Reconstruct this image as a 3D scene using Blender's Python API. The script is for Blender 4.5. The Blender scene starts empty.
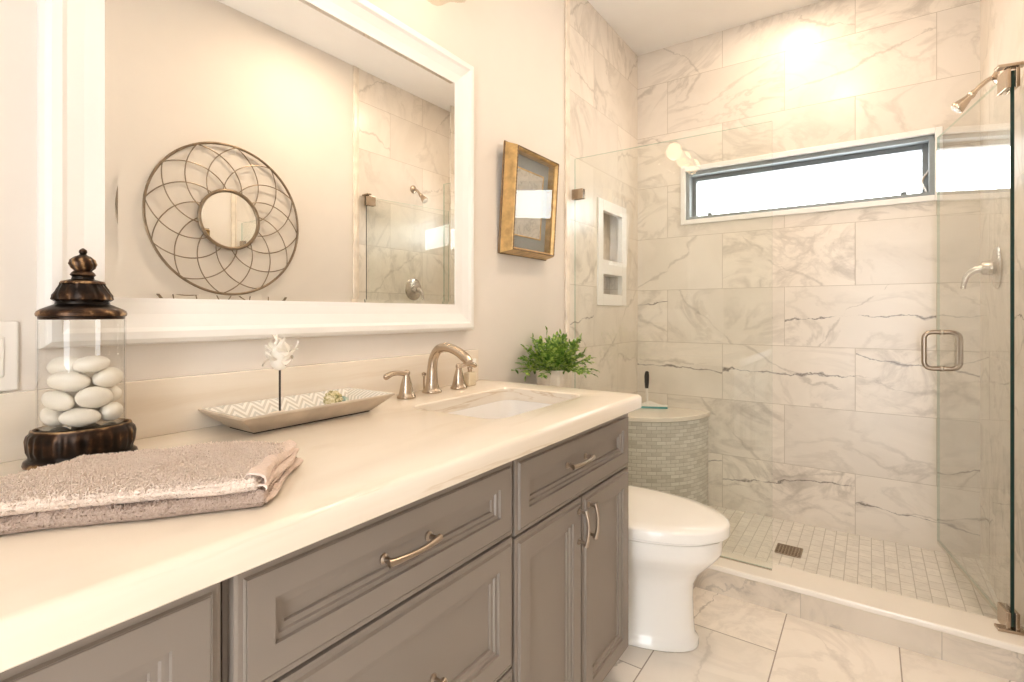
import bpy, bmesh, math, random
from mathutils import Vector, Matrix, noise
C = bpy.context.scene
COL = C.collection
PI = math.pi
random.seed(7)

# ---------------------------------------------------------------- camera, sky, light, exposure
cd = bpy.data.cameras.new('camera'); cam = bpy.data.objects.new('camera', cd); COL.objects.link(cam)
cd.sensor_width = 36.0; cd.lens = 36.0 * 513.9 / 1024; cd.clip_start = 0.02
cd.shift_y = -27.9 / 1024
cam.location = (0, -1.194, 1.12)
cam.rotation_euler = (PI / 2, 0, math.radians(34.85 - 90))
C.camera = cam
C.cycles.sample_clamp_indirect = 40.0
C.view_settings.view_transform = 'Standard'; C.view_settings.look = 'None'
C.view_settings.exposure = -0.24; C.view_settings.gamma = 1.0; C.view_settings.use_curve_mapping = False

w = bpy.data.worlds.new('sky'); C.world = w; w.use_nodes = True
bg = w.node_tree.nodes['Background']; bg.inputs[0].default_value = (0.93, 0.97, 1.0, 1); bg.inputs[1].default_value = 11.0

def area(name, loc, size, power, color, rot=(0, 0, 0), shape='DISK', size_y=None, spread=PI):
    l = bpy.data.lights.new(name, 'AREA'); l.shape = shape; l.size = size
    if size_y: l.size_y = size_y
    l.energy = power; l.color = color; l.spread = spread
    o = bpy.data.objects.new(name, l); COL.objects.link(o); o.location = loc; o.rotation_euler = rot
    return o
DOWN = [(0.55, -1.05), (1.75, -1.05), (2.72, -0.86), (-0.5, -0.95)]  # shower lamp read from its wall glow; the other three are added fill
for i, (x, y) in enumerate(DOWN):
    area('shower_and_fill_lamp', (x, y, 2.712), 0.11, (2.2, 13.0, 6.5, 0.5)[i], (1.0, 0.79, 0.58))
# added fill lamp shining in through the unseen, added doorway behind the camera
area('doorway_fill', (-1.25, -1.28, 1.15), 0.55, 3, (1.0, 0.90, 0.78), (0, -PI / 2, 0), 'RECTANGLE', 2.0)
# ---------------------------------------------------------------- node helpers
class N:
    def __init__(s, name):
        s.m = bpy.data.materials.new(name); s.m.use_nodes = True; s.t = s.m.node_tree; s.t.nodes.clear()
        s.out = s.t.nodes.new('ShaderNodeOutputMaterial')
    def n(s, typ, **kw):
        x = s.t.nodes.new(typ)
        for k, v in kw.items():
            if k.startswith('i_'): x.inputs[k[2:]].default_value = v
            else: setattr(x, k, v)
        return x
    def l(s, a, b): s.t.links.new(a, b)
    def math(s, op, a, b=None, c=None, clamp=False):
        x = s.n('ShaderNodeMath', operation=op); x.use_clamp = clamp
        for i, v in enumerate((a, b, c)):
            if v is None: continue
            if isinstance(v, (int, float)): x.inputs[i].default_value = v
            else: s.l(v, x.inputs[i])
        return x.outputs[0]
    def mix(s, f, a, b):
        x = s.n('ShaderNodeMix', data_type='RGBA')
        for k, v in ((0, f), (6, a), (7, b)):
            if isinstance(v, (int, float)): x.inputs[k].default_value = v
            elif isinstance(v, tuple): x.inputs[k].default_value = (*v, 1) if len(v) == 3 else v
            else: s.l(v, x.inputs[k])
        return x.outputs[2]
    def ramp(s, f, stops):
        x = s.n('ShaderNodeValToRGB'); e = x.color_ramp.elements
        while len(e) < len(stops): e.new(0.5)
        for q, (p, c) in zip(e, stops): q.position = p; q.color = (*c, 1) if len(c) == 3 else c
        s.l(f, x.inputs[0]); return x.outputs[0]
    def noise(s, vec, scale, detail=4, rough=0.5, dist=0.0, out=0):
        x = s.n('ShaderNodeTexNoise'); x.inputs['Scale'].default_value = scale; x.inputs['Detail'].default_value = detail
        x.inputs['Roughness'].default_value = rough; x.inputs['Distortion'].default_value = dist
        if vec is not None: s.l(vec, x.inputs['Vector'])
        return x.outputs[out]
    def obj(s): return s.n('ShaderNodeTexCoord').outputs['Object']
    def sep(s, v):
        x = s.n('ShaderNodeSeparateXYZ'); s.l(v, x.inputs[0]); return x.outputs
    def comb(s, a, b, c):
        x = s.n('ShaderNodeCombineXYZ')
        for i, v in enumerate((a, b, c)):
            if isinstance(v, (int, float)): x.inputs[i].default_value = v
            else: s.l(v, x.inputs[i])
        return x.outputs[0]
    def bump(s, h, strength=0.3, dist=0.01):
        x = s.n('ShaderNodeBump'); x.inputs['Strength'].default_value = strength; x.inputs['Distance'].default_value = dist
        s.l(h, x.inputs['Height']); return x.outputs[0]
    def pbr(s, col, rough=0.5, metal=0.0, normal=None, **kw):
        p = s.n('ShaderNodeBsdfPrincipled')
        for k, v in (('Base Color', col), ('Roughness', rough), ('Metallic', metal)):
            if isinstance(v, (int, float)): p.inputs[k].default_value = v
            elif isinstance(v, tuple): p.inputs[k].default_value = (*v, 1)
            else: s.l(v, p.inputs[k])
        if normal is not None: s.l(normal, p.inputs['Normal'])
        for k, v in kw.items(): p.inputs[k.replace('_', ' ')].default_value = v
        s.l(p.outputs[0], s.out.inputs[0]); return s.m

def plain(name, col, rough=0.5, metal=0.0, var=0.04, scale=8.0, bump=0.0, bscale=200.0, **kw):
    n = N(name); o = n.obj()
    f = n.noise(o, scale, 3)
    d = tuple(max(0, c * (1 - var)) for c in col); u = tuple(min(1, c * (1 + var)) for c in col)
    c = n.ramp(f, [(0.3, d), (0.7, u)])
    nm = n.bump(n.noise(o, bscale, 2), bump, 0.002) if bump else None
    return n.pbr(c, rough, metal, nm, **kw)

def marble_color(n, p, base, cloud, vein, crack, vs=1.0, crack_amt=1.0):
    """clouds, soft grey veins and a few fine dark cracks"""
    big = n.noise(p, 1.6 * vs, 5, 0.6, 0.8)
    c = n.ramp(big, [(0.36, cloud), (0.62, base)])
    v = n.math('ABSOLUTE', n.math('SUBTRACT', n.noise(p, 2.1 * vs, 6, 0.55, 1.6), 0.5))
    vm = n.math('SUBTRACT', 1.0, n.math('DIVIDE', v, 0.035), clamp=True)
    vm = n.math('MULTIPLY', vm, n.math('MULTIPLY', n.math('SUBTRACT', n.noise(p, 3.0 * vs, 2), 0.38, clamp=True), 2.6), clamp=True)
    c = n.mix(n.math('MULTIPLY', vm, 0.7), c, vein)
    k = n.math('ABSOLUTE', n.math('SUBTRACT', n.noise(p, 0.85 * vs, 7, 0.62, 0.7), 0.5))
    km = n.math('SUBTRACT', 1.0, n.math('DIVIDE', k, 0.0045), clamp=True)
    km = n.math('MULTIPLY', km, n.math('MULTIPLY', n.math('SUBTRACT', n.noise(p, 5.0 * vs, 2), 0.48, clamp=True), 6.0, clamp=True), clamp=True)
    return n.mix(n.math('MULTIPLY', km, crack_amt), c, crack)

def tile_mat(name, ax_u, ax_v, tw, th, u0, v0, base, cloud, vein, crack, grout, top_row=99, gw=0.0026, rough=0.26, vs=1.0, stretch=(1, 1, 1), crack_amt=1.0, offset=0.5, shade=0.06, mosaic=False):
    n = N(name); o = n.obj(); s = n.sep(o)
    u = n.math('DIVIDE', n.math('SUBTRACT', s[ax_u], u0), tw); v = n.math('DIVIDE', n.math('SUBTRACT', s[ax_v], v0), th)
    row = n.math('FLOOR', v)
    u = n.math('ADD', u, n.math('MULTIPLY', n.math('FLOORED_MODULO', row, 2.0), offset))
    colm = n.math('FLOOR', u)
    fu = n.math('SUBTRACT', u, colm); fv = n.math('SUBTRACT', v, row)
    du = n.math('MULTIPLY', n.math('MINIMUM', fu, n.math('SUBTRACT', 1.0, fu)), tw)
    dv = n.math('MULTIPLY', n.math('MINIMUM', fv, n.math('SUBTRACT', 1.0, fv)), th)
    d = n.math('MINIMUM', du, dv)
    g = n.math('LESS_THAN', d, gw / 2)
    wn = n.n('ShaderNodeTexWhiteNoise', noise_dimensions='2D'); n.l(n.comb(colm, row, 0), wn.inputs['Vector'])
    rnd = wn.outputs['Color']; val = wn.outputs['Value']
    sc = n.n('ShaderNodeVectorMath', operation='SCALE'); n.l(rnd, sc.inputs[0]); sc.inputs['Scale'].default_value = 37.0
    st = n.n('ShaderNodeVectorMath', operation='MULTIPLY'); n.l(o, st.inputs[0]); st.inputs[1].default_value = stretch
    ad = n.n('ShaderNodeVectorMath', operation='ADD'); n.l(st.outputs[0], ad.inputs[0]); n.l(sc.outputs[0], ad.inputs[1])
    P = ad.outputs[0]
    big = n.noise(P, 2.0 * vs, 5, 0.62, 1.2)
    c = n.ramp(big, [(0.34, cloud), (0.60, base)])
    busy = n.ramp(n.noise(P, 4.2 * vs, 7, 0.68, 1.6), [(0.36, vein), (0.50, cloud), (0.66, base)])
    c = n.mix(n.math('MULTIPLY', n.math('GREATER_THAN', val, 0.62), 0.55), c, busy)
    soft = n.math('ABSOLUTE', n.math('SUBTRACT', n.noise(P, 2.4 * vs, 6, 0.58, 1.8), 0.5))
    sm = n.math('MULTIPLY', n.math('SUBTRACT', 1.0, n.math('DIVIDE', soft, 0.05), clamp=True), n.math('MULTIPLY', n.math('SUBTRACT', n.noise(P, 2.2 * vs, 2), 0.36, clamp=True), 2.4, clamp=True))
    c = n.mix(n.math('MULTIPLY', sm, 0.62), c, vein)
    rs_ = n.sep(rnd)
    def hair(dirn, amp, wid, keep, seed):
        lin = n.math('ADD', n.math('MULTIPLY', n.math('SUBTRACT', fu, 0.5), dirn), n.math('SUBTRACT', fv, n.math('ADD', n.math('MULTIPLY', rs_[seed], 0.6), 0.2)))
        wob = n.math('MULTIPLY', n.math('SUBTRACT', n.noise(P, 3.2 * vs, 7, 0.62), 0.5), amp)
        dd = n.math('ABSOLUTE', n.math('ADD', lin, wob))
        th_ = n.math('MULTIPLY', n.math('SUBTRACT', n.noise(P, 9.0 * vs, 3), 0.36, clamp=True), wid * 5.0)
        m_ = n.math('SUBTRACT', 1.0, n.math('DIVIDE', dd, n.math('ADD', th_, 0.0005)), clamp=True)
        return n.math('MULTIPLY', m_, n.math('GREATER_THAN', rs_[(seed + 1) % 3], keep))
    c = n.mix(n.math('MULTIPLY', hair(n.math('SUBTRACT', n.math('MULTIPLY', rs_[1], 5.0), 2.5), 0.9, 0.045, 0.25, 2), 0.55), c, vein)
    c = n.mix(n.math('MULTIPLY', n.math('MULTIPLY', hair(n.math('SUBTRACT', n.math('MULTIPLY', rs_[2], 0.9), 0.65), 0.60, 0.022, 1.0 - 0.75 * crack_amt, 0), n.math('LESS_THAN', row, float(top_row))), 0.85), c, crack) if crack_amt else c
    hs = n.n('ShaderNodeHueSaturation'); n.l(c, hs.inputs['Color'])
    n.l(n.math('ADD', n.math('MULTIPLY', val, 2 * shade), 1 - shade), hs.inputs['Value'])
    c = n.mix(g, hs.outputs[0], grout)
    h = n.math('MINIMUM', n.math('DIVIDE', d, gw), 1.0)
    r = n.math('ADD', n.math('MULTIPLY', g, 0.5), rough)
    return n.pbr(c, r, 0.0, n.bump(h, 0.25, 0.002))

def glass_mat(name, tint, ior=1.45, rough=0.0):
    n = N(name)
    t = n.n('ShaderNodeBsdfTransparent'); t.inputs[0].default_value = (*tint, 1)
    g = n.n('ShaderNodeBsdfGlossy'); g.inputs['Roughness'].default_value = rough
    f = n.n('ShaderNodeFresnel'); f.inputs[0].default_value = ior
    # both faces of a pane reflect; counted together where the ray enters
    geo = n.n('ShaderNodeNewGeometry'); 
    m = n.n('ShaderNodeMixShader'); n.l(n.math('MULTIPLY', n.math('MULTIPLY', f.outputs[0], 1.9, clamp=True), n.math('SUBTRACT', 1.0, geo.outputs['Backfacing'])), m.inputs[0])
    n.l(t.outputs[0], m.inputs[1]); n.l(g.outputs[0], m.inputs[2]); n.l(m.outputs[0], n.out.inputs[0])
    return n.m
def emit_mat(name, col, strength):
    n = N(name); e = n.n('ShaderNodeEmission'); e.inputs[0].default_value = (*col, 1); e.inputs[1].default_value = strength
    n.l(e.outputs[0], n.out.inputs[0]); return n.m

# ---------------------------------------------------------------- materials
T_BASE, T_CLOUD, T_VEIN, T_CRACK, T_GROUT = (0.82, 0.75, 0.665), (0.75, 0.68, 0.595), (0.43, 0.375, 0.315), (0.12, 0.10, 0.085), (0.50, 0.43, 0.35)
M = {}
M['paint'] = plain('wall_paint', (0.77, 0.71, 0.645), 0.7, var=0.01, bump=0.03, bscale=350)
M['ceiling'] = plain('ceiling_paint', (0.90, 0.87, 0.83), 0.8, var=0.01, bump=0.05, bscale=250)
M['tile_far'] = tile_mat('tile_far_wall', 1, 2, 0.63, 0.315, -1.134, 0.0, T_BASE, T_CLOUD, T_VEIN, T_CRACK, T_GROUT, stretch=(1, 0.8, 1.2), crack_amt=1.0, top_row=4)
M['tile_side'] = tile_mat('tile_side_walls', 0, 2, 0.63, 0.315, 2.155, 0.0, T_BASE, T_CLOUD, T_VEIN, T_CRACK, T_GROUT, stretch=(1.2, 1, 0.8), crack_amt=0.3, top_row=4)
M['tile_floor'] = tile_mat('floor_tile', 0, 1, 0.67, 0.335, 1.895, -0.94, (0.90, 0.83, 0.745), (0.86, 0.785, 0.695), (0.64, 0.575, 0.505), (0.44, 0.385, 0.335), (0.36, 0.30, 0.25), gw=0.004, rough=0.22, crack_amt=0.6)
M['mosaic'] = tile_mat('floor_mosaic', 0, 1, 0.07, 0.048, 0, 0, (0.86, 0.82, 0.75), (0.76, 0.72, 0.655), (0.60, 0.565, 0.515), (0.5, 0.48, 0.45), (0.58, 0.54, 0.48), gw=0.0035, rough=0.3, vs=2.5, shade=0.06, crack_amt=0)
M['curb_face'] = tile_mat('curb_face_tile', 1, 2, 0.40, 0.4, -0.985, -0.25, (0.74, 0.65, 0.54), (0.64, 0.555, 0.455), (0.36, 0.31, 0.26), T_CRACK, T_GROUT, vs=1.6, crack_amt=0.3)
def vanity_stone(name):
    n = N(name); o = n.obj()
    st = n.n('ShaderNodeVectorMath', operation='MULTIPLY'); n.l(o, st.inputs[0]); st.inputs[1].default_value = (0.5, 1.6, 9.0)
    p = st.outputs[0]
    c = n.ramp(n.noise(p, 1.5, 5, 0.55, 0.5), [(0.35, (0.79, 0.69, 0.565)), (0.6, (0.86, 0.78, 0.67))])
    v = n.math('ABSOLUTE', n.math('SUBTRACT', n.noise(p, 1.1, 6, 0.6, 0.9), 0.5))
    vm = n.math('SUBTRACT', 1.0, n.math('DIVIDE', v, 0.02), clamp=True)
    sz = n.sep(o)
    vm = n.math('MULTIPLY', vm, n.math('SUBTRACT', 1.0, n.math('MULTIPLY', n.math('GREATER_THAN', sz[2], 0.0385), 0.8)))
    vm = n.math('MULTIPLY', vm, n.math('MULTIPLY', n.math('SUBTRACT', n.noise(p, 2.3, 2), 0.45, clamp=True), 4.0, clamp=True), clamp=True)
    c = n.mix(n.math('MULTIPLY', vm, 0.75), c, (0.55, 0.38, 0.20))
    return n.pbr(c, 0.16)
M['stone'] = vanity_stone('vanity_stone')
M['slab'] = plain('white_slab', (0.86, 0.80, 0.715), 0.2, var=0.03, scale=5)
M['white'] = plain('white_lacquer', (0.86, 0.84, 0.81), 0.35, var=0.01)
M['trim'] = plain('cream_marble_trim', (0.80, 0.71, 0.60), 0.25, var=0.12, scale=14)
M['cab'] = plain('grey_taupe_paint', (0.225, 0.186, 0.155), 0.36, var=0.02)
M['cab_dark'] = plain('cabinet_shadow_gap', (0.06, 0.053, 0.048), 0.7)
M['nickel'] = plain('brushed_nickel', (0.52, 0.43, 0.34), 0.26, 1.0, var=0.03, scale=60)
M['pull'] = plain('dark_nickel', (0.40, 0.33, 0.265), 0.28, 1.0, var=0.03, scale=60)
M['steel'] = plain('brushed_steel', (0.56, 0.51, 0.46), 0.25, 1.0, var=0.03, scale=60)
M['hinge'] = plain('hinge_nickel', (0.50, 0.42, 0.34), 0.22, 1.0, var=0.03)
M['mirror'] = plain('mirror_silver', (0.93, 0.93, 0.91), 0.0, 1.0, var=0.0)
M['glass'] = glass_mat('shower_glass', (0.975, 0.986, 0.972), 1.5)
M['clear'] = glass_mat('clear_glass', (0.994, 0.994, 0.99), 1.4)
M['edge'] = plain('green_glass_edge', (0.008, 0.03, 0.026), 0.1, var=0.1)
M['vinyl'] = glass_mat('clear_vinyl', (0.93, 0.92, 0.88), 1.35, 0.1)
M['porcelain'] = plain('porcelain', (0.87, 0.84, 0.79), 0.10, var=0.01)
M['basin'] = plain('basin_porcelain', (0.86, 0.83, 0.79), 0.12, var=0.01)
M['bronze'] = None
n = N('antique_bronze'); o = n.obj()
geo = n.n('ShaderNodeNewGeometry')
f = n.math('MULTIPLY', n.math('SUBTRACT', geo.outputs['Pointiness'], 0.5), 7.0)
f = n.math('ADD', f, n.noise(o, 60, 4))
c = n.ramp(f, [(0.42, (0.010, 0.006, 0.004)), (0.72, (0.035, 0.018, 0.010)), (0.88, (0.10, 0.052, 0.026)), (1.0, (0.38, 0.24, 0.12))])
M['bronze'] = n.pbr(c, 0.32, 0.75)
M['pebble'] = plain('white_pebble', (0.80, 0.76, 0.68), 0.45, var=0.06, scale=25)
M['dark_wood'] = plain('dark_rod', (0.035, 0.022, 0.015), 0.5)
M['flower'] = plain('white_petal', (0.88, 0.84, 0.77), 0.6, var=0.05, scale=30)
M['sand'] = plain('beige_base', (0.78, 0.68, 0.55), 0.8, var=0.1, scale=40)
M['tray_out'] = plain('taupe_tray_wood', (0.55, 0.46, 0.36), 0.4, var=0.15, scale=20)
M['plastic'] = plain('white_plastic', (0.84, 0.80, 0.75), 0.35, var=0.01)
M['gold'] = plain('aged_gold_frame', (0.58, 0.38, 0.16), 0.38, 0.55, var=0.25, scale=35)
M['frame_edge'] = plain('dark_bead', (0.16, 0.095, 0.045), 0.4, 0.4, var=0.3, scale=120)
M['black'] = plain('black_rubber', (0.012, 0.012, 0.013), 0.5)
M['teal'] = plain('teal_rubber', (0.10, 0.36, 0.38), 0.4)
M['wire'] = plain('antique_wire', (0.25, 0.19, 0.13), 0.35, 0.8, var=0.2, scale=30)
M['bulb'] = emit_mat('lamp_glow', (1.0, 0.78, 0.55), 13.0)
M['downlight'] = emit_mat('downlight_glow', (1.0, 0.9, 0.78), 12.0)
M['shade'] = glass_mat('shade_glass', (0.92, 0.90, 0.86), 1.6, 0.08)
M['winframe'] = plain('window_bronze_grey', (0.17, 0.19, 0.20), 0.4, var=0.03)
M['reveal'] = plain('window_reveal', (0.26, 0.29, 0.30), 0.5, var=0.03)
M['pot'] = plain('cream_pot', (0.80, 0.70, 0.58), 0.45, var=0.08, scale=30)
M['soil'] = plain('soil', (0.05, 0.035, 0.02), 0.9)
n = N('leaf_green'); o = n.obj()
c = n.ramp(n.noise(o, 55, 2), [(0.30, (0.035, 0.10, 0.014)), (0.48, (0.13, 0.27, 0.035)), (0.64, (0.46, 0.58, 0.13))])
M['leaf'] = n.pbr(c, 0.45)
n = N('terry_towel'); o = n.obj()
f = n.noise(o, 420, 3, 0.6); f2 = n.noise(o, 9, 3)
c = n.mix(f2, n.ramp(f, [(0.3, (0.70, 0.55, 0.455)), (0.7, (0.92, 0.79, 0.69))]), n.ramp(f, [(0.3, (0.73, 0.58, 0.485)), (0.7, (0.94, 0.82, 0.72))]))
M['towel'] = n.pbr(c, 0.95, 0, n.bump(f, 0.7, 0.003))
n = N('towel_shaded'); o = n.obj(); f = n.noise(o, 420, 3, 0.6)
M['towel_shade'] = n.pbr(n.ramp(f, [(0.3, (0.36, 0.27, 0.22)), (0.7, (0.56, 0.44, 0.37))]), 0.95, 0, n.bump(f, 0.7, 0.003))  # darker terry copy with the lower fold's shade put into its colour
M['hem'] = plain('woven_hem', (0.70, 0.56, 0.48), 0.9, var=0.08, scale=200, bump=0.4, bscale=500)
# chevron inlay of the tray
n = N('chevron_inlay'); o = n.obj(); s = n.sep(o)
zz = n.math('PINGPONG', s[0], 0.021)
ph = n.math('FRACT', n.math('DIVIDE', n.math('ADD', n.math('MULTIPLY', zz, 0.95), s[1]), 0.0130))
k = n.math('FRACT', n.math('DIVIDE', n.math('ADD', n.math('MULTIPLY', zz, 0.95), s[1]), 0.0390))
c = n.mix(n.math('LESS_THAN', ph, 0.5), (0.86, 0.82, 0.75), n.ramp(k, [(0.3, (0.66, 0.62, 0.55)), (0.6, (0.60, 0.60, 0.56)), (0.9, (0.70, 0.61, 0.49))]))
M['chevron'] = n.pbr(c, 0.25)
n = N('framed_print'); o = n.obj(); s = n.sep(o)
sk = n.math('SUBTRACT', 1.0, n.math('DIVIDE', n.math('ABSOLUTE', n.math('SUBTRACT', n.noise(o, 14, 5, 0.6, 1.0), 0.5)), 0.02), clamp=True)
M['print'] = n.pbr(n.mix(n.math('MULTIPLY', sk, 0.5), n.ramp(n.noise(o, 6, 3), [(0.3, (0.40, 0.38, 0.34)), (0.7, (0.62, 0.58, 0.51))]), (0.12, 0.11, 0.10)), 0.6)
M['mat'] = plain('grey_blue_mat', (0.26, 0.285, 0.29), 0.7, var=0.05)
n = N('mosaic_drum'); o = n.obj(); s = n.sep(o)

# ---------------------------------------------------------------- mesh helpers
def box(bm, x0, x1, y0, y1, z0, z1, bev=0.0, seg=2, mi=0):
    r = bmesh.ops.create_cube(bm, size=1.0)
    vs = r['verts']
    for v in vs:
        v.co = Vector((x0 + (v.co.x + .5) * (x1 - x0), y0 + (v.co.y + .5) * (y1 - y0), z0 + (v.co.z + .5) * (z1 - z0)))
    fs = list({f for v in vs for f in v.link_faces})
    for f in fs: f.material_index = mi
    if bev:
        es = list({e for v in vs for e in v.link_edges})
        bmesh.ops.bevel(bm, geom=es, offset=bev, segments=seg, profile=0.5, affect='EDGES')
    return fs
def loft(bm, rings, closed=True, cap0=True, cap1=True, mi=0):
    R = [[bm.verts.new(p) for p in r] for r in rings]
    k = len(rings[0]); m = k if closed else k - 1
    for a, b in zip(R, R[1:]):
        for i in range(m):
            j = (i + 1) % k
            f = bm.faces.new((a[i], a[j], b[j], b[i])); f.material_index = mi
    if closed and cap0: bm.faces.new(R[0][::-1]).material_index = mi
    if closed and cap1: bm.faces.new(R[-1]).material_index = mi
    return R
def lathe(bm, prof, segs=48, cx=0, cy=0, cz=0, sx=1, sy=1, rot=0, cap0=True, cap1=True, mod=None, mi=0):
    rings = []
    for r, z in prof:
        ring = []
        for i in range(segs):
            a = 2 * PI * i / segs; rr = max(r, 1e-4)
            if mod: rr = mod(rr, z, a)
            x, y = rr * sx * math.cos(a), rr * sy * math.sin(a)
            ring.append((cx + x * math.cos(rot) - y * math.sin(rot), cy + x * math.sin(rot) + y * math.cos(rot), cz + z))
        rings.append(ring)
    return loft(bm, rings, True, cap0, cap1, mi)
def tube(bm, pts, rad, segs=12, closed=False, mi=0, flat=1.0):
    pts = [Vector(p) for p in pts]; n_ = len(pts)
    if not isinstance(rad, (list, tuple)): rad = [rad] * n_
    def tan(i):
        if closed: return (pts[(i + 1) % n_] - pts[(i - 1) % n_]).normalized()
        return (pts[min(i + 1, n_ - 1)] - pts[max(i - 1, 0)]).normalized()
    t = tan(0); up = Vector((0, 0, 1)) if abs(t.z) < 0.9 else Vector((1, 0, 0))
    nrm = (up - t * up.dot(t)).normalized(); rings = []
    for i in range(n_):
        t = tan(i); nrm = (nrm - t * nrm.dot(t)).normalized(); b = t.cross(nrm)
        rings.append([pts[i] + (nrm * math.cos(2 * PI * j / segs) * flat + b * math.sin(2 * PI * j / segs)) * rad[i] for j in range(segs)])
    if closed:
        R = [[bm.verts.new(p) for p in r] for r in rings]
        for i in range(n_):
            a, b2 = R[i], R[(i + 1) % n_]
            for j in range(segs):
                k = (j + 1) % segs
                bm.faces.new((a[j], a[k], b2[k], b2[j])).material_index = mi
    else: loft(bm, rings, True, True, True, mi)
def spline(P, n_=8):
    P = [Vector(p) for p in P]; out = []
    Q = [P[0] * 2 - P[1]] + P + [P[-1] * 2 - P[-2]]
    for i in range(1, len(Q) - 2):
        p0, p1, p2, p3 = Q[i - 1:i + 3]
        for k in range(n_):
            t = k / n_
            out.append(0.5 * ((2 * p1) + (p2 - p0) * t + (2 * p0 - 5 * p1 + 4 * p2 - p3) * t * t + (3 * p1 - p0 - 3 * p2 + p3) * t ** 3))
    out.append(P[-1]); return out
def lerps(vals, n_):
    out = []
    for i in range(n_):
        t = i / (n_ - 1) * (len(vals) - 1); k = min(int(t), len(vals) - 2); out.append(vals[k] + (vals[k + 1] - vals[k]) * (t - k))
    return out
def rrect(cx, cy, hx, hy, r, z, seg=6):
    out = []
    for q, (sx, sy) in enumerate(((1, 1), (-1, 1), (-1, -1), (1, -1))):
        for i in range(seg + 1):
            a = PI / 2 * q + PI / 2 * i / seg
            out.append((cx + sx * (hx - r) + r * math.cos(a), cy + sy * (hy - r) + r * math.sin(a), z))
    return out
def sphere(bm, c, r, sx=1, sy=1, sz=1, u=24, v=14, rot=None):
    g = bmesh.ops.create_uvsphere(bm, u_segments=u, v_segments=v, radius=r)
    mt = Matrix.Translation(c) @ (rot.to_4x4() if rot else Matrix.Identity(4)) @ Matrix.Diagonal((sx, sy, sz, 1))
    bmesh.ops.transform(bm, matrix=mt, verts=g['verts'])
    return g['verts']
WM = {}
def world(o):
    m = Matrix.Translation(o.location) @ o.rotation_euler.to_matrix().to_4x4()
    return WM.get(o.name, m) if o.name in WM else m
def obj(name, bm, mats, parent=None, smooth=False, label=None, local=False, angle=40):
    """links one mesh object; vertices are given in place (world) unless local"""
    bmesh.ops.recalc_face_normals(bm, faces=bm.faces)
    o = bpy.data.objects.new(name, bpy.data.meshes.new(name))
    if parent is not None:
        if not local: bm.transform(world(parent).inverted())
        o.parent = parent
        WM[o.name] = world(parent)
    if smooth:
        lim = math.radians(angle)
        for f in bm.faces: f.smooth = True
        for e in bm.edges:
            if len(e.link_faces) == 2 and e.calc_face_angle(0) > lim: e.smooth = False
    bm.to_mesh(o.data); bm.free()
    if not isinstance(mats, (list, tuple)): mats = [mats]
    for m in mats: o.data.materials.append(m)
    COL.objects.link(o)
    if label: o['label'] = label
    return o
def thing(name, label, cat, loc=(0, 0, 0), rotz=0, group=None, rot=None):
    o = bpy.data.objects.new(name, None); COL.objects.link(o); o.empty_display_size = 0.05
    o.location = loc; o.rotation_euler = rot or (0, 0, rotz)
    return tag(o, label, cat, group)
def tag(o, label, cat, group=None):
    o['label'] = label; o['category'] = cat
    if group: o['group'] = group
    return o
def at_base(o, loc):
    """moves the origin of a one-mesh thing to loc"""
    o.data.transform(Matrix.Translation(-Vector(loc))); o.location = loc; return o
def struct(name, bm, m, parent=None, smooth=False):
    o = obj(name, bm, m, parent, smooth)
    if parent is None: o['kind'] = 'structure'
    return o
B = bmesh.new
def copy_tree(root):
    r = root.copy(); COL.objects.link(r)
    for ch in list(root.children):
        c = ch.copy(); COL.objects.link(c); c.parent = r
        for g in list(ch.children):
            d = g.copy(); COL.objects.link(d); d.parent = c
    return r

# ---------------------------------------------------------------- the room
XF, XT, YR, ZC, XN = 3.091, 2.155, -1.60, 2.73, -0.95      # far wall, tile edge, right wall, ceiling, near wall
b = B(); box(b, XN, XT + 0.03, YR, 0, -0.1, 0.0); struct('floor', b, M['tile_floor'])
b = B(); box(b, XN - .12, XF + .12, YR - .12, .12, ZC, ZC + 0.1); struct('ceiling', b, M['ceiling'])
b = B(); box(b, XN - .12, XT, 0, 0.12, -0.1, ZC); struct('wall_left', b, M['paint'])
b = B(); box(b, XN - .12, XT, YR - .12, YR, -0.1, ZC); struct('wall_right', b, M['paint'])
b = B()   # near wall, with an unseen doorway added to let fill light in
box(b, XN - .12, XN, -0.98, 0, -.1, ZC); box(b, XN - .12, XN, YR, -0.98, 2.1, ZC)
struct('wall_near', b, M['paint'])
b = B(); box(b, XN, XN + .015, -0.98, -0.90, 0, 2.18, .004); box(b, XN, XN + .015, YR + .02, -0.98, 2.10, 2.18, .004)
struct('door_1', b, M['white'])  # casing around the added, unseen doorway
b = B(); box(b, XT, XF + .12, YR - .12, YR, -0.1, ZC); struct('wall_shower_right', b, M['tile_side'])
# tiled wall on the mirror side, with the niche opening
NX0, NX1, NZ0, NZ1 = 2.53, 2.866, 1.186, 1.714
b = B(); box(b, XT, NX0, 0, .12, -.1, ZC); box(b, NX1, XF + .12, 0, .12, -.1, ZC); box(b, NX0, NX1, 0, .12, -.1, NZ0); box(b, NX0, NX1, 0, .12, NZ1, ZC)
struct('wall_shower_left', b, M['tile_side'])
# far wall with the window opening
WY0, WY1, WZ0, WZ1 = -1.445, -0.295, 1.668, 1.957
b = B(); box(b, XF, XF + .12, YR, WY0, -.1, ZC); box(b, XF, XF + .12, WY1, 0, -.1, ZC); box(b, XF, XF + .12, WY0, WY1, -.1, WZ0); box(b, XF, XF + .12, WY0, WY1, WZ1, ZC)
struct('wall_far', b, M['tile_far'])
b = B(); box(b, XT + .03, XF, YR, 0, -0.1, 0.012); struct('floor_shower', b, M['mosaic'])
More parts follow.
